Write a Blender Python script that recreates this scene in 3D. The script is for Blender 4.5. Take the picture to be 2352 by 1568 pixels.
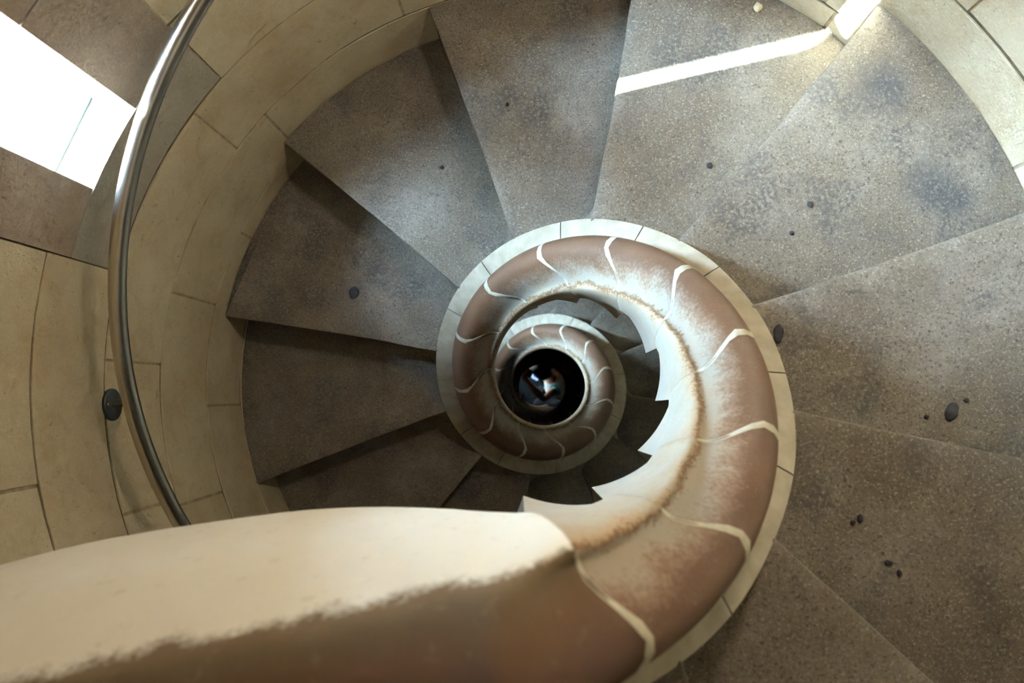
import bpy, math, random
import numpy as np
from mathutils import Vector, Matrix, noise as mnoise

# ------------------------------------------------------------------ scale
# all plan work is done in units of the coil's outer radius around the stair axis
U = 0.3886            # metres per unit
ZC = 24.2 * U         # camera height above the bottom floor
H = 0.4889            # rise of a step
DT = 2 * math.pi / 11.8818
TH0 = -0.2317         # angle of nosing 2
Z0 = -3.2484          # height of nosing 2
RW = 2.8154           # radius of the round wall
SKEW = 0.0223
R_ = math.radians

def P(x, y, z):
    return (x * U, y * U, z * U + ZC)
def cyl(r, th, z):
    return P(r * math.cos(th), r * math.sin(th), z)
def th_of(k):
    return TH0 + (k - 2) * DT
def z_of(k):
    return Z0 - (k - 2) * H

scene = bpy.context.scene
for o in list(bpy.data.objects):
    bpy.data.objects.remove(o)

# ------------------------------------------------------------------ camera
cd = bpy.data.cameras.new('camera'); cam = bpy.data.objects.new('camera', cd)
scene.collection.objects.link(cam); scene.camera = cam
cd.sensor_width = 36.0; cd.lens = 1700 / 2352 * 36
rot = Matrix(((0.99962466, 0.00191110, 0.02732921), (0.0, 0.99756390, -0.06975860), (-0.02739595, 0.06973242, 0.99718948)))
cam.matrix_world = Matrix.Translation(P(-0.16956, -0.15323, 0)) @ rot.to_4x4()
cd.clip_start = 0.02
cd.dof.use_dof = True; cd.dof.focus_distance = 1.9; cd.dof.aperture_fstop = 4.0

# ------------------------------------------------------------------ world, sun, exposure
SKY = 92.0; SUN = 330.0; LAMP = 6.5
w = bpy.data.worlds.new('sky'); scene.world = w; w.use_nodes = True
bg = w.node_tree.nodes['Background']; bg.inputs[0].default_value = (0.62, 0.77, 1.0, 1); bg.inputs[1].default_value = SKY
sd = bpy.data.lights.new('sun', 'SUN'); sd.energy = SUN; sd.angle = R_(0.6); sd.color = (0.92, 0.95, 1.0)
sun = bpy.data.objects.new('sun', sd); scene.collection.objects.link(sun)
az, el = R_(12.8), R_(14.5)
sun.rotation_euler = Vector((math.cos(az) * math.cos(el), math.sin(az) * math.cos(el), -math.sin(el))).to_track_quat('-Z', 'Y').to_euler()
vs = scene.view_settings
vs.view_transform = 'Standard'; vs.look = 'None'; vs.gamma = 1.0; vs.use_curve_mapping = False; vs.exposure = 1.75

# ------------------------------------------------------------------ materials
class NT:
    def __init__(s, name):
        s.m = bpy.data.materials.new(name); s.m.use_nodes = True
        s.t = s.m.node_tree; s.b = s.t.nodes['Principled BSDF']; s.out = s.t.nodes['Material Output']
        s.tc = s.n('ShaderNodeTexCoord')
    def n(s, ty, **kw):
        x = s.t.nodes.new(ty)
        for k, v in kw.items(): setattr(x, k, v)
        return x
    def l(s, a, b): s.t.links.new(a, b)
    def noise(s, scale, detail=4, rough=0.55, dist=0.0, src=None):
        x = s.n('ShaderNodeTexNoise'); x.inputs['Scale'].default_value = scale; x.inputs['Detail'].default_value = detail
        x.inputs['Roughness'].default_value = rough; x.inputs['Distortion'].default_value = dist
        s.l(src or s.tc.outputs['Object'], x.inputs['Vector']); return x.outputs['Fac']
    def vor(s, scale):
        x = s.n('ShaderNodeTexVoronoi'); x.inputs['Scale'].default_value = scale
        s.l(s.tc.outputs['Object'], x.inputs['Vector']); return x.outputs['Distance']
    def ramp(s, fac, stops):
        x = s.n('ShaderNodeValToRGB'); e = x.color_ramp.elements
        while len(e) < len(stops): e.new(0.5)
        for q, (p, c) in zip(e, stops):
            q.position = p; q.color = (*c, 1) if len(c) == 3 else c
        s.l(fac, x.inputs[0]); return x.outputs[0]
    def mix(s, fac, a, b, mode='MIX'):
        x = s.n('ShaderNodeMix', data_type='RGBA', blend_type=mode)
        for sock, v in ((x.inputs[0], fac), (x.inputs[6], a), (x.inputs[7], b)):
            if isinstance(v, (int, float)): sock.default_value = v
            elif isinstance(v, tuple): sock.default_value = (*v, 1)
            else: s.l(v, sock)
        return x.outputs[2]
    def math(s, op, a, b=0.0):
        x = s.n('ShaderNodeMath', operation=op)
        for sock, v in ((x.inputs[0], a), (x.inputs[1], b)):
            if isinstance(v, (int, float)): sock.default_value = v
            else: s.l(v, sock)
        return x.outputs[0]
    def rnd(s):
        return s.n('ShaderNodeObjectInfo').outputs['Random']
    def bump(s, h, strength=0.3, dist=0.004):
        x = s.n('ShaderNodeBump'); x.inputs['Strength'].default_value = strength; x.inputs['Distance'].default_value = dist
        s.l(h, x.inputs['Height']); s.l(x.outputs[0], s.b.inputs['Normal'])
    def done(s, col, rough=0.7, metal=0.0):
        if isinstance(col, tuple): s.b.inputs['Base Color'].default_value = (*col, 1)
        else: s.l(col, s.b.inputs['Base Color'])
        if isinstance(rough, (int, float)): s.b.inputs['Roughness'].default_value = rough
        else: s.l(rough, s.b.inputs['Roughness'])
        s.b.inputs['Metallic'].default_value = metal
        if not metal and not isinstance(col, tuple): s.b.inputs['Specular IOR Level'].default_value = 0.22
        return s.m

SCUFFS = []
for r_s, t_s, a_s in ((2.467, 40.8, 0.09), (2.372, 25.5, 0.08), (2.47, 22.5, 0.05)):
    SCUFFS.append((r_s * math.cos(R_(t_s)) * U, r_s * math.sin(R_(t_s)) * U, (z_of(4) + 24.2) * U, a_s))
def m_tread():
    t = NT('worn_step_stone')
    c = t.ramp(t.noise(5, 5), [(0.3, (0.105, 0.079, 0.054)), (0.5, (0.162, 0.132, 0.1)), (0.72, (0.25, 0.217, 0.182))])
    c = t.mix(t.math('MULTIPLY', t.rnd(), 0.3), c, (0.18, 0.145, 0.105))
    c = t.mix(t.ramp(t.noise(38, 4, 0.7), [(0.42, (0, 0, 0)), (0.66, (0.55, 0.55, 0.55))]), c, (0.13, 0.105, 0.08))
    # pale grain and dark grain
    c = t.mix(t.ramp(t.noise(230, 3, 0.7, 0.5), [(0.54, (0, 0, 0)), (0.68, (0.6, 0.6, 0.6))]), c, (0.42, 0.375, 0.32))
    c = t.mix(t.ramp(t.noise(170, 3, 0.7, 0.4), [(0.34, (0.8, 0.8, 0.8)), (0.46, (0, 0, 0))]), c, (0.06, 0.05, 0.042))
    # dark scuffs
    big = t.ramp(t.noise(7, 3, 0.5, 0.6), [(0.52, (0, 0, 0)), (0.66, (1, 1, 1))])
    fine = t.ramp(t.noise(120, 2, 0.6), [(0.42, (0, 0, 0)), (0.56, (1, 1, 1))])
    c = t.mix(t.math('MULTIPLY', t.math('MULTIPLY', big, fine), 0.75), c, (0.075, 0.07, 0.068))
    # small round spots
    c = t.mix(t.ramp(t.vor(21), [(0.05, (0.8, 0.8, 0.8)), (0.085, (0, 0, 0))]), c, (0.06, 0.055, 0.052))
    # two dark worn scuffs on the step below the far window
    for (sx, sy, sz, ra) in SCUFFS:
        vd = t.n('ShaderNodeVectorMath', operation='DISTANCE'); t.l(t.tc.outputs['Object'], vd.inputs[0]); vd.inputs[1].default_value = (sx, sy, sz)
        mk = t.ramp(t.math('DIVIDE', vd.outputs['Value'], ra), [(0.2, (1, 1, 1)), (1.0, (0, 0, 0))])
        c = t.mix(t.math('MULTIPLY', t.math('MULTIPLY', mk, t.ramp(t.noise(150, 3, 0.7), [(0.36, (0, 0, 0)), (0.52, (1, 1, 1))])), 0.85), c, (0.06, 0.06, 0.065))
    t.bump(t.math('ADD', t.noise(160, 4, 0.6), t.math('MULTIPLY', t.noise(30, 3), 1.5)), 0.5, 0.003)
    return t.done(c, t.ramp(t.noise(12, 3), [(0.3, (0.5,) * 3), (0.7, (0.7,) * 3)]))

def m_wall(name, a, b, cc, pit=0.55):
    t = NT(name)
    c = t.ramp(t.noise(6, 5), [(0.3, a), (0.52, b), (0.75, cc)])
    c = t.mix(t.math('MULTIPLY', t.rnd(), 0.35), c, tuple(x * 0.82 for x in a))
    c = t.mix(t.ramp(t.noise(140, 3, 0.7), [(0.5, (0, 0, 0)), (0.75, (0.3, 0.3, 0.3))]), c, tuple(min(1, x * 1.25) for x in cc))
    st = t.ramp(t.noise(13, 5, 0.7, 1.2), [(0.5, (0, 0, 0)), (0.72, (0.45, 0.45, 0.45))])
    c = t.mix(st, c, (a[0] * 0.82, a[1] * 0.72, a[2] * 0.6))
    c = t.mix(t.ramp(t.noise(3.2, 3, 0.6), [(0.5, (0, 0, 0)), (0.7, (0.5, 0.5, 0.5))]), c, (a[0] * 0.95, a[1] * 0.82, a[2] * 0.68))
    p = t.ramp(t.noise(55, 3, 0.65, 1.0), [(0.27, (pit,) * 3), (0.36, (0, 0, 0))])
    c = t.mix(p, c, tuple(x * 0.3 for x in a))
    t.bump(t.math('ADD', t.math('MULTIPLY', t.noise(110, 4, 0.65), 0.7), t.noise(22, 4)), 0.8, 0.006)
    return t.done(c, 0.85)

def m_coil():
    t = NT('hand_worn_coil_stone')
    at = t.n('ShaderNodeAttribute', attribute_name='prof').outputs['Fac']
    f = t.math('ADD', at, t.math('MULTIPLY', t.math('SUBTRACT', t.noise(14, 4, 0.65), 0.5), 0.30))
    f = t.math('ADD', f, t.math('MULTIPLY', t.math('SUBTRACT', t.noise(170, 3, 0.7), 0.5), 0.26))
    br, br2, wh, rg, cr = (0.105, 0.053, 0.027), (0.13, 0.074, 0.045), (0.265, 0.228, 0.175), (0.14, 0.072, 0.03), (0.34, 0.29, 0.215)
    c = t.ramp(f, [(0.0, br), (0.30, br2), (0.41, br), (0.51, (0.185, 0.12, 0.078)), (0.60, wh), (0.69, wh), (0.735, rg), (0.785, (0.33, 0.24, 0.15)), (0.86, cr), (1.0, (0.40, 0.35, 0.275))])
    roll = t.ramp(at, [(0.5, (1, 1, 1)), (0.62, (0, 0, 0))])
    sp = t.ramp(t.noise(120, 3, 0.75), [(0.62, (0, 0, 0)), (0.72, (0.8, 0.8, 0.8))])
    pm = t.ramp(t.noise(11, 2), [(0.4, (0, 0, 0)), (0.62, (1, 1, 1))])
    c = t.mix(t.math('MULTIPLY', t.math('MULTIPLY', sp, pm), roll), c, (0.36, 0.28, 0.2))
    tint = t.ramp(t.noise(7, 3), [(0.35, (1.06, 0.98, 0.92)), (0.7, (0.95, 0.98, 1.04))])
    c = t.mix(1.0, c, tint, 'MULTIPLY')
    t.bump(t.math('ADD', t.math('MULTIPLY', t.noise(150, 3, 0.6), 0.5), t.noise(25, 3)), 0.25, 0.003)
    return t.done(c, t.ramp(at, [(0.45, (0.55,) * 3), (0.62, (0.75,) * 3)]))

def m_kerb():
    # the same coil stone where it runs out level: no pale cove, cream inner face
    t = NT('landing_kerb_stone')
    at = t.n('ShaderNodeAttribute', attribute_name='prof').outputs['Fac']
    f = t.math('ADD', at, t.math('MULTIPLY', t.math('SUBTRACT', t.noise(18, 4, 0.6), 0.5), 0.12))
    f = t.math('ADD', f, t.math('MULTIPLY', t.math('SUBTRACT', t.noise(170, 3, 0.7), 0.5), 0.07))
    c = t.ramp(f, [(0.0, (0.075, 0.038, 0.022)), (0.4, (0.095, 0.05, 0.031)), (0.55, (0.11, 0.06, 0.03)), (0.70, (0.125, 0.088, 0.048)), (0.76, (0.15, 0.10, 0.054)), (0.80, (0.6, 0.54, 0.44)), (1.0, (0.68, 0.63, 0.55))])
    c = t.mix(t.ramp(t.noise(45, 3, 0.6), [(0.62, (0, 0, 0)), (0.75, (0.3, 0.3, 0.3))]), c, (0.27, 0.2, 0.13))
    t.bump(t.math('ADD', t.math('MULTIPLY', t.noise(150, 3, 0.6), 0.5), t.noise(25, 3)), 0.3, 0.003)
    return t.done(c, 0.88)

def m_plain(name, a, b, scale=30, rough=0.8, metal=0.0, bump=0.2):
    t = NT(name)
    c = t.ramp(t.noise(scale, 4), [(0.35, a), (0.65, b)])
    if bump: t.bump(t.noise(scale * 4, 3), bump, 0.002)
    return t.done(c, rough, metal)

def m_glass():
    t = NT('clear_window_pane')
    tr = t.n('ShaderNodeBsdfTransparent'); tr.inputs[0].default_value = (0.86, 0.96, 0.98, 1)
    gl = t.n('ShaderNodeBsdfGlossy'); gl.inputs['Roughness'].default_value = 0.03
    mx = t.n('ShaderNodeMixShader'); mx.inputs[0].default_value = 0.05; t.l(tr.outputs[0], mx.inputs[1]); t.l(gl.outputs[0], mx.inputs[2])
    t.l(mx.outputs[0], t.out.inputs[0]); return t.m

def m_emit(name, col, s):
    t = NT(name); t.b.inputs['Emission Color'].default_value = (*col, 1); t.b.inputs['Emission Strength'].default_value = s
    return t.done(tuple(x * 0.5 for x in col), 0.4)

def m_screen():
    t = NT('lit_camera_screen')
    c = t.ramp(t.noise(140, 3, 0.6), [(0.4, (0.12, 0.25, 0.6)), (0.6, (0.45, 0.65, 1.0))])
    t.l(c, t.b.inputs['Emission Color']); t.b.inputs['Emission Strength'].default_value = 0.55
    return t.done((0.05, 0.05, 0.06), 0.2)

M = dict(
    tread=m_tread(),
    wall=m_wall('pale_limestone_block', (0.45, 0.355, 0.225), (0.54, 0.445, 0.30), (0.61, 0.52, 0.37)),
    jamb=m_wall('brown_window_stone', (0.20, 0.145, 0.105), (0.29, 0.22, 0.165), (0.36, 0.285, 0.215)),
    sill=m_wall('grey_sill_stone', (0.28, 0.235, 0.18), (0.34, 0.29, 0.225), (0.40, 0.345, 0.275)),
    coil=m_coil(), kerb=m_kerb(),
    rim=m_plain('cream_rim_stone', (0.31, 0.26, 0.19), (0.39, 0.335, 0.255), 25),
    mortar=m_plain('tan_mortar', (0.085, 0.062, 0.038), (0.14, 0.108, 0.07), 40),
    joint=m_plain('pale_joint_mortar', (0.36, 0.32, 0.235), (0.46, 0.41, 0.315), 60),
    smear=m_plain('smeared_wall_mortar', (0.27, 0.205, 0.125), (0.40, 0.315, 0.2), 50),
    slate=m_plain('dark_slate', (0.012, 0.012, 0.013), (0.022, 0.022, 0.024), 30),
    plaster=m_plain('rough_plaster', (0.5, 0.44, 0.35), (0.6, 0.54, 0.44), 12),
    steel=m_plain('brushed_steel', (0.50, 0.46, 0.40), (0.56, 0.52, 0.46), 20, 0.24, 1.0, 0),
    iron=m_plain('dark_bracket_metal', (0.05, 0.05, 0.055), (0.08, 0.08, 0.085), 40, 0.45, 0.6, 0),
    gum=m_plain('blackened_gum', (0.035, 0.032, 0.035), (0.05, 0.046, 0.05), 90, 0.95, 0, 0.1),
    pebble=m_plain('buff_pebble', (0.5, 0.4, 0.26), (0.6, 0.5, 0.34), 90),
    glass=m_glass(), glass_edge=m_plain('cyan_pane_edge', (0.35, 0.72, 0.75), (0.4, 0.78, 0.8), 10, 0.3, 0, 0),
    skin=m_plain('skin', (0.6, 0.32, 0.21), (0.68, 0.38, 0.26), 40, 0.55, 0, 0.05),
    hair=m_plain('black_hair', (0.012, 0.011, 0.011), (0.02, 0.018, 0.017), 120, 0.45, 0, 0.4),
    shirt=m_plain('white_knit', (0.62, 0.61, 0.58), (0.7, 0.69, 0.66), 60, 0.9, 0, 0.3),
    cuff=m_plain('teal_band', (0.02, 0.28, 0.3), (0.03, 0.34, 0.36), 60, 0.6, 0, 0),
    trousers=m_plain('black_cloth', (0.014, 0.014, 0.016), (0.025, 0.024, 0.026), 60, 0.9, 0, 0.2),
    black=m_plain('black_camera_plastic', (0.012, 0.012, 0.013), (0.02, 0.02, 0.022), 60, 0.4, 0, 0),
    screen=m_screen(), lampglass=m_emit('warm_lamp_globe', (1.0, 0.82, 0.58), 6.0),
)

# ------------------------------------------------------------------ object helpers
def empty(name, loc=(0, 0, 0), label=None, cat=None, group=None, kind=None):
    o = bpy.data.objects.new(name, None); scene.collection.objects.link(o)
    o.location = loc; o.empty_display_size = 0.1
    return tag(o, label, cat, group, kind)
def tag(o, label=None, cat=None, group=None, kind=None):
    for k, v in (('label', label), ('category', cat), ('group', group), ('kind', kind)):
        if v: o[k] = v
    return o
def origin_of(o):
    v = Vector((0, 0, 0))
    while o: v += o.location; o = o.parent
    return v
def mesh(name, verts, faces, mat, parent=None, smooth=False, prof=None, autosmooth=None):
    off = origin_of(parent)
    me = bpy.data.meshes.new(name)
    me.from_pydata([(v[0] - off[0], v[1] - off[1], v[2] - off[2]) for v in verts], [], faces)
    me.update()
    if mat: me.materials.append(mat)
    if smooth:
        me.polygons.foreach_set('use_smooth', [True] * len(me.polygons))
        if autosmooth: me.set_sharp_from_angle(angle=R_(autosmooth))
    if prof is not None:
        a = me.attributes.new('prof', 'FLOAT', 'POINT'); a.data.foreach_set('value', prof)
    o = bpy.data.objects.new(name, me); scene.collection.objects.link(o)
    o.parent = parent
    return o
def rows_mesh(rows, close_loop=True, caps=True):
    """loft a list of equal-length point rows"""
    n = len(rows[0]); v = [p for r in rows for p in r]; f = []
    for i in range(len(rows) - 1):
        for j in range(n if close_loop else n - 1):
            a, b = i * n + j, i * n + (j + 1) % n
            f.append((a, b, b + n, a + n))
    if caps and close_loop:
        f.append(tuple(range(n - 1, -1, -1))); f.append(tuple((len(rows) - 1) * n + j for j in range(n)))
    return v, f
def fix(o):
    import bmesh
    bm = bmesh.new(); bm.from_mesh(o.data); bmesh.ops.recalc_face_normals(bm, faces=bm.faces); bm.to_mesh(o.data); bm.free()
    return o
def jit(x, y, z, s, a):
    return mnoise.noise(Vector((x * s, y * s, z * s))) * a

def tube_rows(path, radius, n=16):
    rows = []
    up = Vector((0, 0, 1))
    for i, p in enumerate(path):
        p = Vector(p); a = Vector(path[max(0, i - 1)]); b = Vector(path[min(len(path) - 1, i + 1)])
        t = (b - a).normalized(); x = t.cross(up)
        if x.length < 1e-4: x = t.cross(Vector((1, 0, 0)))
        x.normalize(); y = x.cross(t)
        r = radius[i] if isinstance(radius, (list, tuple)) else radius
        rows.append([tuple(p + (x * math.cos(q) + y * math.sin(q)) * r) for q in [2 * math.pi * j / n for j in range(n)]])
    return rows
def tube(name, path, radius, mat, parent, n=16):
    v, f = rows_mesh(tube_rows(path, radius, n)); return fix(mesh(name, v, f, mat, parent, True, autosmooth=40))

# ------------------------------------------------------------------ the round wall
rng = random.Random(4)
wall = empty('wall_round', (0, 0, 0), 'round stairwell wall of pale limestone blocks', 'wall', kind='structure')
Z_TOP, Z_BOT = 4.6, -24.2
courses = [-9.51, -8.79, -8.08, -7.37, -6.66, -5.96, -5.21, -4.52, -3.84, -3.13, -2.42, -1.71, -1.0, -0.3, 0.4]
WIN_T = (139.5, 167.6)
TURN = 11.8818 * H
WINS = [(-4.03, -1.0), (-4.03 - TURN, -1.75 - TURN), (-4.03 - 3 * TURN, -1.0 - 3 * TURN)]       # sill and head heights of the slot windows
SURR = [(WIN_T[0], WIN_T[1], a - 0.47, b + 0.7) for a, b in WINS]
WB = dict(t0=90.0, t1=128.0, a=94.2, b=108.6, zs=-3.37, zh=2.0, az=155.0)   # added unseen slot window, aimed to light the right-hand steps and wall
SURR.append((WB['t0'], WB['t1'], WB['zs'] - 0.47, WB['zh'] + 0.6))

# mortar core behind the blocks: inner and outer skin, open where the windows are
tset = sorted(set([i * 4.0 for i in range(91)] + [139.5, 167.6, WB['t0'], WB['t1']])); zset = sorted(set([Z_BOT, Z_TOP] + [z for s in SURR for z in s[2:]] + [-22 + 2 * i for i in range(13)]))
vv, ff = [], []
R_IN, R_OUT = RW + 0.013, 3.95
idx = {}
def vid(ri, t, z):
    key = (ri, t % 360, z)
    if key not in idx:
        idx[key] = len(vv); vv.append(cyl((R_IN, R_OUT)[ri], R_(t), z))
    return idx[key]
def is_open(t, z):
    return any(p < t < q and a < z < b for p, q, a, b in SURR)
for i in range(len(tset) - 1):
    for j in range(len(zset) - 1):
        a, b, c, e = tset[i], tset[i + 1], zset[j], zset[j + 1]
        if is_open((a + b) / 2, (c + e) / 2): continue
        ff.append((vid(0, a, c), vid(0, a, e), vid(0, b, e), vid(0, b, c)))
        ff.append((vid(1, a, c), vid(1, b, c), vid(1, b, e), vid(1, a, e)))
mesh('mortar_core', vv, ff, M['mortar'], wall)

JOINTS = {(-5.21, -4.52): [23, 52, 82, 113, 145, 178.9, 198.5, 231, 262, 295, 328],
          (-5.96, -5.21): [12, 40, 71, 104, 138.5, 168.3, 199.5, 226, 258, 290, 321, 347],
          (-6.66, -5.96): [3, 30, 61, 93, 124, 155.5, 185.2, 214, 246, 277, 309, 340],
          (-4.52, -3.84): [139.5, 167.6, 203, 233, 262, 294, 325, 356, 23.6, 54, 84, 112],
          (-3.84, -3.13): [139.5, 167.6, 193, 225, 257, 290, 321, 350, 12, 41, 74, 107]}
def arc_block(name, r0, r1, t0, t1, z0, z1, mat, parent, wob=0.004, nt=None):
    nt = nt or max(3, int((t1 - t0) / 3)); be = 0.0025
    rows = []
    for i in range(nt + 1):
        u = i / nt; t = R_(t0 + (t1 - t0) * u)
        ins = be if i in (0, nt) else 0.0
        x, y = math.cos(t) * r0, math.sin(t) * r0
        zb = z0 + jit(x, y, z0, 3.0, wob) ; zt = z1 + jit(x, y, z1, 3.0, wob)
        pr = jit(x, y, (z0 + z1) / 2, 2.3, 0.006)
        loop = [(r1, zb), (r0 + ins + be + pr, zb), (r0 + ins + pr, zb + be), (r0 + ins + pr + jit(x, y, z0 + 9, 4, 0.004), (zb * 2 + zt) / 3),
                (r0 + ins + pr + jit(x, y, z0 + 19, 4, 0.004), (zb + 2 * zt) / 3), (r0 + ins + pr, zt - be), (r0 + ins + be + pr, zt), (r1, zt)]
        rows.append([cyl(a, t, b) for a, b in loop])
    v, f = rows_mesh(rows)
    return fix(mesh(name, v, f, mat, parent, True, autosmooth=35))
for ci in range(len(courses) - 1):
    c0, c1 = courses[ci], courses[ci + 1]
    js = JOINTS.get((c0, c1))
    if not js:
        js = []; t = rng.uniform(0, 20)
        while t < 345: js.append(t); t += rng.uniform(25, 37)
    for p_, q_, sa, sb in SURR:
        if c0 < sb - 0.02 and c1 > sa + 0.05:
            js = [x for x in js if not (p_ - 9 < x < q_ + 9)] + [p_, q_]
    js = sorted(x % 360 for x in js)
    for q in range(len(js)):
        a, b = js[q], js[(q + 1) % len(js)]
        if b <= a: b += 360
        if any(abs(a - p_) < 0.01 and c0 < sb - 0.02 and c1 > sa + 0.05 for p_, q_, sa, sb in SURR): continue
        g = rng.uniform(0.14, 0.26)
        arc_block('stone_block', RW + rng.uniform(-0.004, 0.006), RW + 0.12, a + g, b - g, c0 + 0.012, c1 - 0.012, M['wall'], wall)
        arc_block('mortar_joint', RW + 0.007, RW + 0.12, b - 0.36, b + 0.36, c0 + 0.012, c1 - 0.012, M['smear'], wall, 0.0, 3)

# ------------------------------------------------------------------ slot windows
def poly_stone(name, pts, z0, z1, mat, parent, wob=0.0):
    v, f = rows_mesh([[P(x, y, z0) for x, y in pts], [P(x, y, z0 + 0.012) for x, y in pts], [P(x, y, z1) for x, y in pts]])
    return fix(mesh(name, v, f, mat, parent))
def pol(r, t): return (r * math.cos(R_(t)), r * math.sin(R_(t)))
def arc(r, a, b, n=6): return [pol(r, a + (b - a) * i / n) for i in range(n + 1)]
for wi, (zs, zh) in enumerate(WINS):
    win = empty('window_%d' % (1, 3, 4)[wi], P(*pol(3.2, 154), zs), 'deep slot window with brown stone jambs in the round wall' if wi == 0 else ('deep slot window one turn lower', 'deep slot window beside the lowest steps')[wi - 1], 'window', kind='structure')
    a0, a1 = WIN_T
    U_poly = arc(RW, 148.93, a0) + arc(3.95, a0, 153.6, 5) + [(-3.10, 1.56), (-2.667, 1.5185)]
    L_poly = [pol(RW, 159.4), (-3.45, 0.884), (-3.66, 0.836), pol(3.95, 169.0), pol(3.95, 172), pol(3.0, a1)] + arc(RW, a1, 159.4)[:-1]
    nz = 3
    cut = [zs, zs + 0.95, zs + 1.95, zh]
    for q in range(nz):
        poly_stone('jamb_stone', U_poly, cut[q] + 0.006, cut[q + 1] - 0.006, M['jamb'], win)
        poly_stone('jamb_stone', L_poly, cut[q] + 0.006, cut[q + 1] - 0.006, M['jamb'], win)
    full = arc(RW - 0.002, a1 + 0.0, a0, 10) + arc(3.95, a0, a1 + 4.4, 10)
    poly_stone('sill_stone', full, zs - 0.462, zs, M['sill'], win)
    poly_stone('lintel_stone', full, zh, zh + 0.69, M['jamb'], win)
    # pane and its bright lower edge
    pa, pb = Vector((-2.667, 1.5185)), Vector((-2.90, 1.00))
    nrm = Vector((pb.y - pa.y, pa.x - pb.x)).normalized() * 0.012
    pp = [tuple(pa), tuple(pb), tuple(pb + nrm), tuple(pa + nrm)]
    v, f = rows_mesh([[P(x, y, zs + 0.012) for x, y in pp], [P(x, y, zh) for x, y in pp]])
    mesh('pane', v, f, M['glass'], win)
    v, f = rows_mesh([[P(x, y, zs - 0.001) for x, y in pp], [P(x, y, zs + 0.012) for x, y in pp]])
    mesh('pane_edge', v, f, M['glass_edge'], win)

    # added unseen fin that cuts the sun to a narrow stripe, and the opening marked as a light portal for the sky
    fin = [(-6.3, 0.345), (-6.3, 1.4), (-6.9, 1.35), (-6.9, 0.205)]
    poly_stone('sun_blocker_fin', fin, zs - 1.0, zh + 1.0, M['sill'], win)
    pd = bpy.data.lights.new('window_portal', 'AREA'); pd.shape = 'RECTANGLE'; pd.size = 0.9 * U; pd.size_y = (zh - zs) * U; pd.cycles.is_portal = True
    po = bpy.data.objects.new('window_portal', pd); scene.collection.objects.link(po)
    po.location = P(-3.66, 1.28, (zs + zh) / 2); po.rotation_euler = Vector((1, 0.1, 0)).to_track_quat('-Z', 'Z').to_euler()

def slot_window(name, label, t0, t1, a, b, zs, zh, az):
    win = empty(name, P(*pol(3.2, (a + b) / 2), zs), label, 'window', kind='structure')
    e = Vector((math.cos(R_(az)), math.sin(R_(az))))
    def outer(p, r=3.945):
        p = Vector(p); bq = p.dot(e); return p + e * (-bq + math.sqrt(bq * bq - p.length_squared + r * r))
    A, B = outer(pol(RW, a)), outer(pol(RW, b))
    ang = lambda q: math.degrees(math.atan2(q.y, q.x))
    lo = arc(RW, a, t0) + arc(3.95, t0, ang(A) - 0.5, 5) + [tuple(A)]
    hi = arc(RW, b, t1) + arc(3.95, t1, ang(B) + 0.5, 5) + [tuple(B)]
    n = 3
    for q in range(n):
        z0, z1 = zs + (zh - zs) * q / n, zs + (zh - zs) * (q + 1) / n
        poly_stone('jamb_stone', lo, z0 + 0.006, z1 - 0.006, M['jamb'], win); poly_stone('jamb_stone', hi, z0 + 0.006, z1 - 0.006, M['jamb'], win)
    full = arc(RW - 0.002, t1, t0, 8) + arc(3.95, t0, t1, 8)
    poly_stone('sill_stone', full, zs - 0.462, zs, M['wall'], win); poly_stone('lintel_stone', full, zh, zh + 0.6, M['wall'], win)
    pa, pb = Vector(pol(RW, a)) + e * 0.4, Vector(pol(RW, b)) + e * 0.4
    pp = [tuple(pa), tuple(pb), tuple(pb + e * 0.012), tuple(pa + e * 0.012)]
    v, f = rows_mesh([[P(x, y, zs) for x, y in pp], [P(x, y, zh) for x, y in pp]]); mesh('pane', v, f, M['glass'], win)
    c = (A + B) / 2
    pd = bpy.data.lights.new('window_portal', 'AREA'); pd.shape = 'RECTANGLE'; pd.size = (A - B).length * U; pd.size_y = (zh - zs) * U; pd.cycles.is_portal = True
    po = bpy.data.objects.new('window_portal', pd); scene.collection.objects.link(po)
    po.location = P(c.x, c.y, (zs + zh) / 2); nn = Vector((A.y - B.y, B.x - A.x, 0)); nn = -nn if nn.dot(c.to_3d()) > 0 else nn
    po.rotation_euler = nn.to_track_quat('-Z', 'Z').to_euler()
slot_window('window_2', 'added unseen slot window that lights the right-hand steps and wall', **WB)

# ------------------------------------------------------------------ floor and ceiling
def disc(name, r, z0, z1, mat, label):
    n = 72
    v, f = rows_mesh([[cyl(r, 2 * math.pi * i / n, z) for i in range(n)] for z in (z0, z1)])
    return tag(fix(mesh(name, v, f, mat)), label, name, kind='structure')
disc('floor', 3.95, Z_BOT - 0.3, Z_BOT, M['slate'], 'stone floor at the foot of the stairwell')
g_ = disc('ground', 500.0, Z_BOT - 0.9, Z_BOT - 0.31, M['sill'], 'pale paved ground outside the tower')
disc('ceiling', 3.95, Z_TOP, Z_TOP + 0.3, M['plaster'], 'plastered ceiling over the stairwell')

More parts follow.
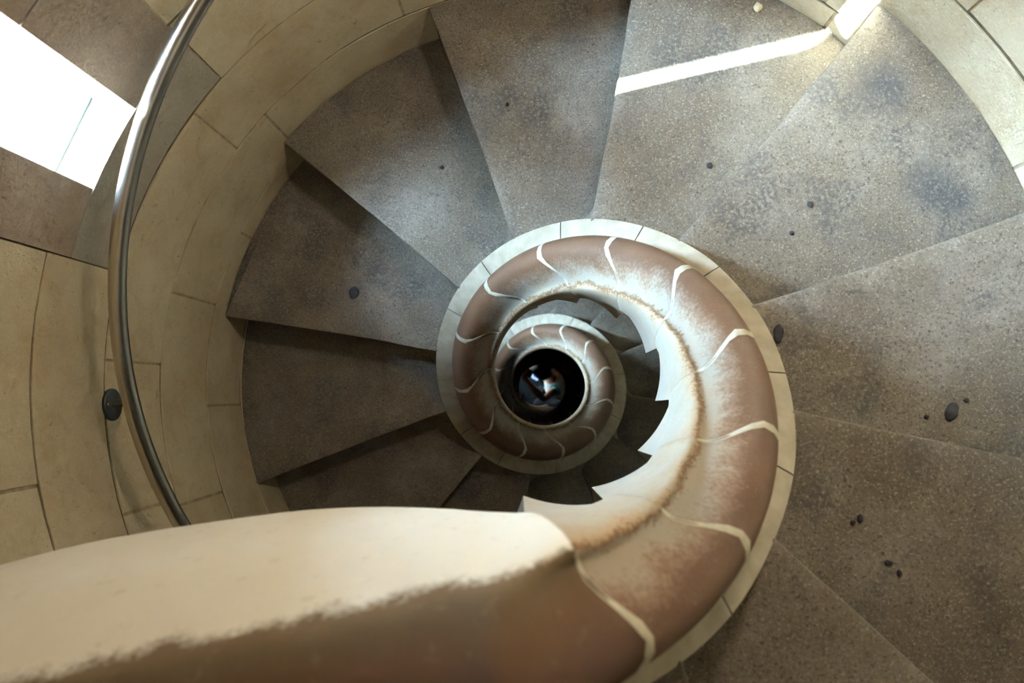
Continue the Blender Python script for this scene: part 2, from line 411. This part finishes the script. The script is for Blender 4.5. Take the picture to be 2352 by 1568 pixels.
# ------------------------------------------------------------------ the staircase
K_FIRST, K_LAST = 0, 42
stair = empty('spiral_staircase', P(0, 0, Z_BOT), 'open-well spiral staircase of worn stone with a carved coil around the well', 'staircase')
steps = {}
def make_step(k):
    zt = z_of(k); thf = th_of(k); thb = th_of(k - 1)
    rs = [0.86, 1.0, 1.03, 1.07, 1.12, 1.18, 1.26, 1.4, 1.6, 1.85, 2.1, 2.35, 2.6, RW - 0.003]
    rows = []
    for r in rs:
        sk = SKEW * (r - 1) / (RW - 1)
        q = max(0.0, 1 - (r - 1.0) / 0.22); fil = 0.2 * q * q if r >= 1 else 0.2
        fil /= r
        loop = []
        nb = 9
        for i in range(nb + 1):
            u = i / nb
            th = (thb - 0.05 / r) + (thf - thb + 0.05 / r) * u + sk
            x, y = r * math.cos(th), r * math.sin(th)
            wear = -0.014 * math.exp(-((r - 1.75) / 0.5) ** 2) * max(0, u - 0.35) ** 1.5
            if i == nb: th -= 0.014 / r; 
            loop.append((th, zt + wear + jit(x, y, zt, 2.5, 0.006) - (0.0 if i < nb else 0.001)))
        ed = jit(r * 3, k * 1.7, 0, 1.0, 0.007) / r
        wz = loop[-1][1]
        loop += [(thf + sk - 0.004 / r + ed, wz - 0.005), (thf + sk + ed, wz - 0.018), (thf + sk + ed - 0.003 / r, wz - 0.06),
                 (thf + sk - 0.018 / r + fil * 0.12, wz - 0.10), (thf + sk - 0.02 / r + fil * 0.38, zt - H * 0.5), (thf + sk - 0.02 / r + fil * 0.75, zt - H * 0.82), (thf + sk - 0.02 / r + fil, zt - H - 0.012),
                 (thf + sk - 0.02 / r, zt - H * 1.12), (thb - 0.05 / r + sk, zt - H * 1.12)]
        rows.append([cyl(r, a, b) for a, b in loop])
    v, f = rows_mesh(rows)
    return fix(mesh('step', v, f, M['tread'], stair, True, autosmooth=38))
for k in range(K_FIRST, K_LAST): steps[k] = make_step(k)

# coil profile: radius, height over the nosing helix, joint lead (in steps), paint coordinate
PROF = [(0.80, -0.70, .50, 0.0), (0.842, -0.02, .48, 0.0), (0.83, 0.05, .50, 0.04), (0.838, 0.13, .55, 0.08), (0.832, 0.22, .62, 0.14), (0.808, 0.30, .68, 0.20), (0.77, 0.355, .72, 0.27),
        (0.725, 0.38, .73, 0.34), (0.68, 0.37, .66, 0.42), (0.64, 0.335, .55, 0.49), (0.605, 0.28, .42, 0.55), (0.575, 0.23, .31, 0.61), (0.55, 0.20, .25, 0.66),
        (0.531, 0.19, .22, 0.71), (0.518, 0.205, .20, 0.74), (0.503, 0.20, .17, 0.78), (0.492, 0.165, .14, 0.81), (0.486, 0.06, .08, 0.86), (0.492, -0.12, -.01, 0.90),
        (0.508, -0.32, -.09, 0.94), (0.535, -0.52, -.15, 0.97), (0.566, -0.70, -.2, 0.99), (0.60, None, -.2, 1.0), (0.72, None, -.2, 1.0)]
RIM = [(0.79, -0.75), (1.0, -0.75), (1.0, -0.045), (0.994, -0.018), (0.975, -0.006), (0.90, 0.012), (0.845, 0.022), (0.79, 0.022)]
J0, J1 = -1, 40
def hel(r, k, dz):
    return cyl(r, th_of(k), z_of(k) + dz)
def coil_row(kb, foot, g=0.0):
    gs = [0.02 if q < 14 else 0.002 for q in range(len(PROF))]
    return [hel(r, kb + s + g * gs[q], dz) if dz is not None else cyl(r, th_of(kb + s + g * gs[q]), foot) for q, (r, dz, s, _) in enumerate(PROF)]
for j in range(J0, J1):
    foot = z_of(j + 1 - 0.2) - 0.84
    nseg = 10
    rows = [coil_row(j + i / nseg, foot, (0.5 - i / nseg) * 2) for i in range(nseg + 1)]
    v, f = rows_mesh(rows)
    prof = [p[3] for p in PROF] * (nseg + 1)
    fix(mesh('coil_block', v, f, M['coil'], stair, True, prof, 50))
for j in range(J0, J1 + 1):                         # pale mortar lines between the coil blocks
    rows = []
    sel = PROF[2:15]
    for i, (r, dz, s, _) in enumerate(sel):
        wd = 0.026 + 0.018 * math.exp(-((i - 4) / 3.0) ** 2) + jit(i * 0.9, j, 0, 1.0, 0.012)
        up = 0.006
        inn = 0.02
        k0, k1 = j + s - wd, j + s + wd
        rows.append([hel(r, k0, dz - inn), hel(r, k0 + 0.008, dz + up * 0.4), hel(r, (k0 + k1) / 2, dz + up), hel(r, k1 - 0.008, dz + up * 0.4), hel(r, k1, dz - inn)])
    v, f = rows_mesh(rows)
    fix(mesh('mortar_joint', v, f, M['joint'], stair, True, autosmooth=60))
for j in range(J0, J1):                             # rim stones under the roll
    a = j + 0.42 + 0.1 * math.sin(j * 2.4); b = j + 1 + 0.42 + 0.1 * math.sin((j + 1) * 2.4)
    rows = []
    for i in range(11):
        kk = a + 0.006 + (b - a - 0.012) * i / 10
        rows.append([hel(r + (0.006 * mnoise.noise(Vector((kk * 1.5, r * 3, 5))) if r > 0.95 else 0), kk, dz) for r, dz in RIM])
    v, f = rows_mesh(rows)
    fix(mesh('rim_stone', v, f, M['rim'], stair, True, autosmooth=45))

# ---- landing kerb: where the coil runs out straight towards the wall on the left
Cpts = [(-0.231, -0.526), (-0.356, -0.551), (-0.606, -0.614), (-0.857, -0.664), (-1.267, -0.754), (-1.75, -0.86), (-2.45, -1.01)]
Dpts = [(-0.30, -0.572), (-0.51, -0.555), (-0.817, -0.554), (-1.15, -0.585), (-1.745, -0.682), (-2.30, -0.83), (-2.62, -0.92)]
ZL = z_of(-1)
def kerb_land(i):
    c, dd = Vector(Cpts[i]), Vector(Dpts[i]); n = Vector((0.236, -0.972)); zc = ZL + 0.195; zd = ZL - 0.84
    row = []
    for q, (r, dz, s, _) in enumerate(PROF):
        if q <= 15:
            p = c + (r - 0.503) * n; row.append(P(p.x, p.y, ZL + {9: .352, 10: .325, 11: .302, 12: .283, 13: .265, 14: .245, 15: .20}.get(q, dz)))
        elif q <= 22:
            u = [0, 0.04, 0.14, 0.34, 0.56, 0.76, 0.91, 1.0][q - 15]
            p = c.lerp(dd, u) ; bul = 0.05 * math.sin(math.pi * u); p -= n * bul
            row.append(P(p.x, p.y, zc + (zd - zc) * u))
        else:
            p = dd + n * 0.3; row.append(P(p.x, p.y, zd - 0.15))
    return row
def catmull(rows, sub):
    out = []
    for i in range(1, len(rows) - 2):
        for s in range(sub):
            u = s / sub; r = []
            for a, b, c, e in zip(rows[i - 1], rows[i], rows[i + 1], rows[i + 2]):
                a, b, c, e = map(Vector, (a, b, c, e))
                r.append(tuple(0.5 * ((2 * b) + (c - a) * u + (2 * a - 5 * b + 4 * c - e) * u * u + (3 * b - a - 3 * c + e) * u ** 3)))
            out.append(r)
    out.append([tuple(p) for p in rows[-2]])
    return out
footK = z_of(-1 - 0.2) - 0.84
ctrl = [coil_row(-0.5, z_of(-0.7) - 0.84), coil_row(-1, footK, -1)] + [kerb_land(i) for i in range(len(Cpts))]
ctrl.append([tuple(2 * Vector(a) - Vector(b)) for a, b in zip(ctrl[-1], ctrl[-2])])
rows = catmull(ctrl, 7)
v, f = rows_mesh(rows)
kerb = fix(mesh('landing_kerb', v, f, M['kerb'], stair, True, [p[3] for p in PROF] * len(rows), 50))
kerb['label'] = 'straight brown-topped kerb with a cream inner face at the landing'
def rim_land(i):
    c = Vector(Cpts[i]); n = Vector((0.236, -0.972)); return [P(*(c + (r - 0.503) * n), ZL + dz) for r, dz in RIM]
ctrl = [[hel(r, -0.2, dz) for r, dz in RIM], [hel(r, -1 + 0.42 + 0.1 * math.sin(-2.4) - 0.006, dz) for r, dz in RIM]] + [rim_land(i) for i in range(len(Cpts))]
ctrl.append([tuple(2 * Vector(a) - Vector(b)) for a, b in zip(ctrl[-1], ctrl[-2])])
v, f = rows_mesh(catmull(ctrl, 5)); fix(mesh('rim_stone', v, f, M['rim'], stair, True, autosmooth=45))
# landing slab behind the kerb
pts = [pol(0.99, math.degrees(th_of(-1))), pol(RW - 0.003, math.degrees(th_of(-1) + SKEW))]
pts += [pol(RW - 0.003, a) for a in range(-108, -158, -5)] + [(-2.36, -1.5), (-1.267 + .118, -0.754 - .486), (-0.606 + .118, -0.614 - .486), (-0.231 + .118, -0.526 - .49)]
v, f = rows_mesh([[P(x, y, ZL - H * 1.1) for x, y in pts], [P(x, y, ZL) for x, y in pts]])
fix(mesh('landing_slab', v, f, M['tread'], stair))

# ---- blackened gum trodden onto the treads
def gum(k, r, tdeg, ra, rb, ang, seed):
    rr = random.Random(seed); n = 18; z = z_of(k)
    c = Vector(pol(r, tdeg)); rows = []
    for q, (s, dz) in enumerate([(1.0, -0.012), (0.97, 0.006), (0.7, 0.012)]):
        row = []
        for i in range(n):
            a = 2 * math.pi * i / n; m = 1 + 0.22 * mnoise.noise(Vector((math.cos(a) * 1.3 + seed * 3, math.sin(a) * 1.3, 1)))
            x, y = ra * s * m * math.cos(a), rb * s * m * math.sin(a)
            row.append(P(c.x + x * math.cos(ang) - y * math.sin(ang), c.y + x * math.sin(ang) + y * math.cos(ang), z + dz))
        rows.append(row)
    v, f = rows_mesh(rows); fix(mesh('gum_spot', v, f, M['gum'], steps[k], True, autosmooth=60))
for a in [(8, 1.816, 157.5, .045, .052, 0, 1), (3, 1.073, 7.7, .05, .026, 1.5, 2), (3, 1.919, -7.3, .05, .032, 1.2, 3), (3, 1.985, -5.4, .014, .011, 0, 4), (3, 1.80, -8.6, .012, .01, 0, 14),
          (2, 1.408, -29.2, .012, .018, 0, 5), (2, 1.39, -30.4, .011, .009, 0, 6), (2, 1.60, -33.0, .018, .012, 0, 7), (2, 1.66, -33.4, .01, .014, 0, 8),
          (5, 1.635, 53.3, .022, .02, 0, 9), (6, 1.955, 100.2, .013, .012, 0, 10), (7, 1.838, 118.5, .018, .016, 0, 11), (4, 1.70, 33.0, .016, .02, 0.5, 12), (4, 1.52, 30.0, .014, .013, 0, 13)]:
    gum(*a)

# ------------------------------------------------------------------ steel handrail on the wall
hr = empty('handrail', cyl(2.486, th_of(12), z_of(12) + 2.23), 'curved brushed steel handrail tube bracketed to the round stone wall', 'handrail')
tube('rail_tube', [cyl(2.486, th_of(k), z_of(k) + 2.23) for k in np.linspace(-0.4, 14, 320)], 0.047 * U, M['steel'], hr, 20)
def bracket(kb):
    t = th_of(kb); zr = z_of(kb) + 2.23; zp = zr - 0.37
    pl = empty('bracket', cyl(RW, t, zp)); pl.parent = hr; pl.location = Vector(cyl(RW, t, zp)) - hr.location
    rad, tan, up = Vector((math.cos(t), math.sin(t), 0)), Vector((-math.sin(t), math.cos(t), 0)), Vector((0, 0, 1))
    c = Vector(cyl(RW - 0.002, t, zp))
    n = 28
    rows = [[tuple(c - rad * d * U + (tan * math.cos(a) + up * math.sin(a)) * s * U) for a in [2 * math.pi * i / n for i in range(n)]] for d, s in ((-0.01, 0.1), (0.012, 0.1), (0.016, 0.095))]
    v, f = rows_mesh(rows); fix(mesh('mounting_plate', v, f, M['iron'], pl, True, autosmooth=40))
    for s in (-1, 1):
        cc = c + up * s * 0.068 * U
        rows = [[tuple(cc - rad * d * U + (tan * math.cos(a) + up * math.sin(a)) * q * U) for a in [2 * math.pi * i / 10 for i in range(10)]] for d, q in ((0.01, 0.014), (0.024, 0.014), (0.028, 0.009))]
        v, f = rows_mesh(rows); fix(mesh('screw', v, f, M['steel'], pl, True, autosmooth=40))
    p0 = c; p1 = Vector(cyl(2.68, t, zp + 0.04)); p2 = Vector(cyl(2.56, t, zr - 0.17)); p3 = Vector(cyl(2.486, t, zr - 0.03))
    tube('stem', [p0, p1, p1.lerp(p2, 0.5) - rad * 0.004, p2, p3], 0.02 * U, M['steel'], pl, 10)
for kb in (2.9, 8.53, 11.4): bracket(kb)

# ------------------------------------------------------------------ wall lamp, above the view on the far side
LT = R_(65)
lp = Vector(cyl(2.15, LT, -0.45)); lw = Vector(cyl(RW, LT, -0.45))
lamp = empty('wall_lamp', lw, 'warm glass globe lamp on a bracket high on the round wall', 'lamp')
rd = Vector((math.cos(LT), math.sin(LT), 0))
tube('lamp_arm', [lw, lw - rd * 0.05 + Vector((0, 0, 0.02)), lp + Vector((0, 0, 0.13)) + rd * 0.02, lp + Vector((0, 0, 0.06))], 0.008, M['iron'], lamp, 10)
rows = [[tuple(lp + Vector((math.cos(a) * math.sin(b), math.sin(a) * math.sin(b), math.cos(b))) * 0.07) for a in [2 * math.pi * i / 24 for i in range(24)]] for b in [math.pi * (q + 0.3) / 12.6 for q in range(13)]]
v, f = rows_mesh(rows); fix(mesh('globe', v, f, M['lampglass'], lamp, True))
ld = bpy.data.lights.new('lamp_light', 'POINT'); ld.energy = LAMP; ld.color = (1.0, 0.9, 0.74); ld.shadow_soft_size = 0.1
lo = bpy.data.objects.new('lamp_light', ld); scene.collection.objects.link(lo); lo.location = lp - lw + Vector((0, 0, -0.18)); lo.parent = lamp

# ------------------------------------------------------------------ people far down the well
def skin_mesh(name, chains, mat, parent, root=None, sub=2):
    """chains: lists of (x, y, z, radius in metres); points shared between chains join up"""
    off = origin_of(parent); pts, rad, edges, key = [], [], [], {}
    def pid(p):
        k = tuple(round(c, 4) for c in p[:3])
        if k not in key:
            key[k] = len(pts); q = Vector(P(*p[:3])) - off; pts.append(tuple(q)); rad.append(p[3])
        return key[k]
    for ch in chains:
        ids = [pid(p) for p in ch]
        edges += list(zip(ids[:-1], ids[1:]))
    me = bpy.data.meshes.new(name); me.from_pydata(pts, edges, []); me.materials.append(mat)
    o = bpy.data.objects.new(name, me); scene.collection.objects.link(o); o.parent = parent
    sk = o.modifiers.new('skin', 'SKIN'); sk.use_smooth_shade = True
    if not me.skin_vertices: me.skin_vertices.new()
    for i, r in enumerate(rad):
        me.skin_vertices[0].data[i].radius = (r, r); me.skin_vertices[0].data[i].use_root = (i == 0)
    sb = o.modifiers.new('subdivision', 'SUBSURF'); sb.levels = sub; sb.render_levels = sub
    return o
def ball(name, c, r, mat, parent, sc=(1, 1, 1), n=14, cut=1.0, rot=None):
    rows = []
    for q in range(n + 1):
        b = max(0.02, math.pi * cut * q / n) if q < n else min(math.pi - 0.02, math.pi * cut)
        row = []
        for i in range(n + 6):
            a = 2 * math.pi * i / (n + 6); d = Vector((math.cos(a) * math.sin(b) * sc[0], math.sin(a) * math.sin(b) * sc[1], math.cos(b) * sc[2])) * r
            if rot: d = rot @ d
            row.append(tuple(Vector(P(*c)) + d))
        rows.append(row)
    v, f = rows_mesh(rows); return fix(mesh(name, v, f, mat, parent, True))
def lerp3(a, b, u): return tuple(a[i] + (b[i] - a[i]) * u for i in range(3))
def hand(wr, dirv, side, curl, spread=0.035):
    """palm and five bent fingers as skin chains; dirv and side are unit vectors in plan units"""
    d, sd_ = Vector(dirv).normalized(), Vector(side).normalized(); nn = d.cross(sd_).normalized()
    if nn.z > 0: nn = -nn
    w0 = Vector(wr); m = 1 / U
    palm = w0 + d * 0.055 * m; out = [[(*w0, 0.026), (*palm, 0.030)]]
    for q, (off_, ln) in enumerate([(-0.033, 0.068), (-0.011, 0.078), (0.011, 0.073), (0.032, 0.058)]):
        a = palm + d * 0.035 * m + sd_ * off_ * m; b = a + (d * 0.5 + nn * 0.12 * curl) * ln * m; c = b + (d * 0.3 + nn * 0.55 * curl) * ln * m * 0.8
        out.append([(*palm, 0.030), (*a, 0.0105), (*b, 0.009), (*c, 0.0075)])
    t0 = w0 + d * 0.03 * m - sd_ * 0.032 * m; t1 = t0 + d * 0.035 * m - sd_ * 0.035 * m; t2 = t1 + d * 0.035 * m - sd_ * 0.006 * m
    out.append([(*palm, 0.030), (*t0, 0.015), (*t1, 0.0115), (*t2, 0.009)])
    return out
def person(loc, label, J, hr_, hl_):
    root = empty('person', P(*loc), label, 'person')
    pv, be, ch, nk, hd = J['pelvis'], J['belly'], J['chest'], J['neck'], J['head']
    chains = [[(*pv, .12), (*be, .105), (*ch, .12), (*nk, .05), (*hd, .082)]]
    fw = Vector(J['face']).normalized(); h = Vector(hd); m = 1 / U
    chains.append([(*hd, .082), (*(h + fw * 0.075 * m), .045), (*(h + fw * 0.098 * m), .012)])
    for s_ in 'rl':
        sh, el_, wr = J['sho_' + s_], J['elb_' + s_], J['wri_' + s_]
        chains.append([(*ch, .12), (*sh, .055), (*lerp3(sh, el_, .5), .043), (*el_, .036), (*lerp3(el_, wr, .35), .038), (*wr, .026)])
        chains += hr_ if s_ == 'r' else hl_
        hp, kn, an = J['hip_' + s_], J['kne_' + s_], J['ank_' + s_]
        toe = tuple(Vector(an) + (Vector(kn) - Vector(pv)).to_2d().to_3d().normalized() * 0.18 * m)
        chains.append([(*pv, .12), (*hp, .085), (*lerp3(hp, kn, .5), .07), (*kn, .055), (*lerp3(kn, an, .35), .052), (*an, .035), (*toe, .025)])
    skin_mesh('body', chains, M['skin'], root)
    # hair, eyes
    up = (Vector(hd) - Vector(nk)).normalized()
    zq = (up * 0.8 - fw * 0.6).normalized().to_track_quat('Z', 'Y').to_matrix()
    ball('hair', tuple(h + (up * 0.25 - fw * 0.25) * 0.05 * m), 0.112, M['hair'], root, (1, 1.0, 1.05), 16, 0.62, zq)
    sdv = fw.cross(up).normalized()
    for q in (-1, 1): ball('eye', tuple(h + (fw * 0.082 + sdv * 0.032 * q + up * 0.005) * m), 0.011, M['black'], root, n=8)
    # shirt with gathered folds
    path = []
    N = 44
    a, b, c, e = map(Vector, (pv, be, ch, nk))
    for i in range(N + 1):
        u = i / N
        p = a.lerp(b, min(1, u * 2.4)) if u < 0.4167 else (b.lerp(c, (u - 0.4167) / 0.4167) if u < 0.8333 else c.lerp(e, (u - 0.8333) / 0.1667 * 0.7))
        path.append(P(*p))
    def rr(u): return (0.145 - 0.012 * math.sin(math.pi * u) if u < 0.8 else 0.145 - (u - 0.8) * 0.36) + 0.007 * math.sin(u * 62)
    tube('shirt', path, [rr(i / N) for i in range(N + 1)], J['top'], root, 26)
    for s_ in 'rl':
        sh, el_ = J['sho_' + s_], J['elb_' + s_]
        tube('sleeve', [P(*lerp3(ch, sh, .4)), P(*sh), P(*lerp3(sh, el_, .25)), P(*lerp3(sh, el_, .42))], [.075, .069, .06, .058], J['top'], root, 16)
        hp, kn, an = J['hip_' + s_], J['kne_' + s_], J['ank_' + s_]
        skin_mesh('trouser_leg', [[(*pv, .13), (*hp, .1), (*lerp3(hp, kn, .5), .085), (*kn, .072), (*lerp3(kn, an, .5), .06), (*lerp3(kn, an, .95), .05)]], M['trousers'], root)
    return root

V3 = lambda *a: Vector(a)
J = dict(top=M['shirt'], pelvis=(1.25, -.3, -20.15), belly=(.86, -.12, -19.7), chest=(.46, .09, -19.15), neck=(.25, .29, -18.75), head=(.07, .43, -18.4), face=(-.75, -.1, -.6),
         sho_r=(.66, .13, -18.88), elb_r=(.115, -.306, -18.5), wri_r=(-.36, .2, -18.42), sho_l=(.10, .62, -18.95), elb_l=(-.42, .78, -18.75), wri_l=(-.25, .5, -18.5),
         hip_r=(1.0, -.5, -20.1), kne_r=(-.12, -.46, -19.75), ank_r=(1.4, -.5, -20.72), hip_l=(1.05, -.1, -20.1), kne_l=(-.06, -.12, -19.95), ank_l=(1.42, -.15, -20.72))
who = person((1.3, -.4, -20.85), 'person in a white ribbed shirt and black trousers crouching over the well, holding a camera', J,
       hand(J['wri_r'], (0.05, 1, .25), (1, -.05, .3), 1.0), hand(J['wri_l'], (.75, -.6, .2), (-.6, -.75, 0), 1.0))
ca, cb = Vector(J['elb_r']), Vector(J['sho_r'])
tube('teal_cuff', [P(*ca.lerp(cb, .50)), P(*ca.lerp(cb, .57))], [.060, .062], M['cuff'], who, 16)

J2 = dict(top=M['trousers'], pelvis=(-.55, -2.05, -19.05), belly=(-.5, -1.95, -18.4), chest=(-.42, -1.8, -17.7), neck=(-.36, -1.66, -17.2), head=(-.33, -1.5, -16.75), face=(.1, .9, -.5),
          sho_r=(.03, -1.72, -17.65), elb_r=(.15, -1.5, -18.2), wri_r=(-.1, -1.2, -18.55), sho_l=(-.85, -1.7, -17.7), elb_l=(-.62, -1.12, -17.9), wri_l=(-.475, -.46, -18.02),
          hip_r=(-.35, -1.95, -19.05), kne_r=(.1, -1.35, -18.75), ank_r=(.2, -1.45, -19.75), hip_l=(-.75, -1.95, -19.05), kne_l=(-.55, -1.35, -18.5), ank_l=(-.5, -1.55, -19.25))
person((-.6, -2.1, -19.38), 'person in black sitting on the steps with one hand on the stone coil', J2,
       hand(J2['wri_r'], (-.6, .7, -.2), (-.7, -.6, 0), 0.8), hand(J2['wri_l'], (-.38, .9, .12), (-.9, -.38, .1), 0.7))

# camera held over the well
cc = empty('compact_camera', P(-.12, .27, -18.3), 'black compact camera with a lit blue screen held out over the well', 'camera')
qa = R_(-27); ex, ey = Vector((math.cos(qa), math.sin(qa), 0)), Vector((-math.sin(qa), math.cos(qa), 0)); ez = Vector((0, 0, 1))
def cbox(name, cx, cy, cz, sx, sy, sz, mat, parent, bev=0.006):
    o0 = Vector(P(-.12, .27, -18.3)); rows = []
    for z, ins in ((-sz / 2, bev), (-sz / 2 + bev, 0), (sz / 2 - bev, 0), (sz / 2, bev)):
        row = []
        for a in range(20):
            an = 2 * math.pi * a / 20; x = math.copysign(abs(math.cos(an)) ** 0.3, math.cos(an)); y = math.copysign(abs(math.sin(an)) ** 0.3, math.sin(an))
            row.append(tuple(o0 + ex * (cx + x * (sx / 2 - ins)) + ey * (cy + y * (sy / 2 - ins)) + ez * (cz + z)))
        rows.append(row)
    v, f = rows_mesh(rows); return fix(mesh(name, v, f, mat, parent, True, autosmooth=40))
cbox('camera_body', -0.012, 0, 0, 0.118, 0.078, 0.034, M['black'], cc)
cbox('screen', 0.012, -0.004, 0.018, 0.070, 0.052, 0.003, M['screen'], cc, 0.001)
cbox('lens', -0.005, 0, -0.03, 0.05, 0.05, 0.03, M['black'], cc)
tube('strap', [Vector(P(-.12, .27, -18.3)) + Vector(q) for q in ((.05, -.03, 0), (.06, -.09, -.03), (.03, -.16, -.08), (-.03, -.2, -.1), (-.06, -.21, -.08), (.02, -.19, -.06), (.07, -.16, -.08), (.1, -.1, -.1))], 0.0035, M['shirt'], cc, 8)

# pebble on the sunlit step
pc = pol(2.691, 61.0)
rows = []
for q in range(9):
    b = max(0.05, math.pi * q / 8) if q < 8 else math.pi - 0.05
    rows.append([P(pc[0] + 0.026 * math.cos(a) * math.sin(b) * (1 + .25 * math.sin(2 * a + 1)), pc[1] + 0.034 * math.sin(a) * math.sin(b) * (1 + .2 * math.cos(a * 3)), z_of(5) + 0.016 + 0.016 * math.cos(b)) for a in [2 * math.pi * i / 12 for i in range(12)]])
v, f = rows_mesh(rows); tag(fix(mesh('pebble', v, f, M['pebble'], None, True)), 'small buff pebble on the sunlit step near the wall', 'pebble')
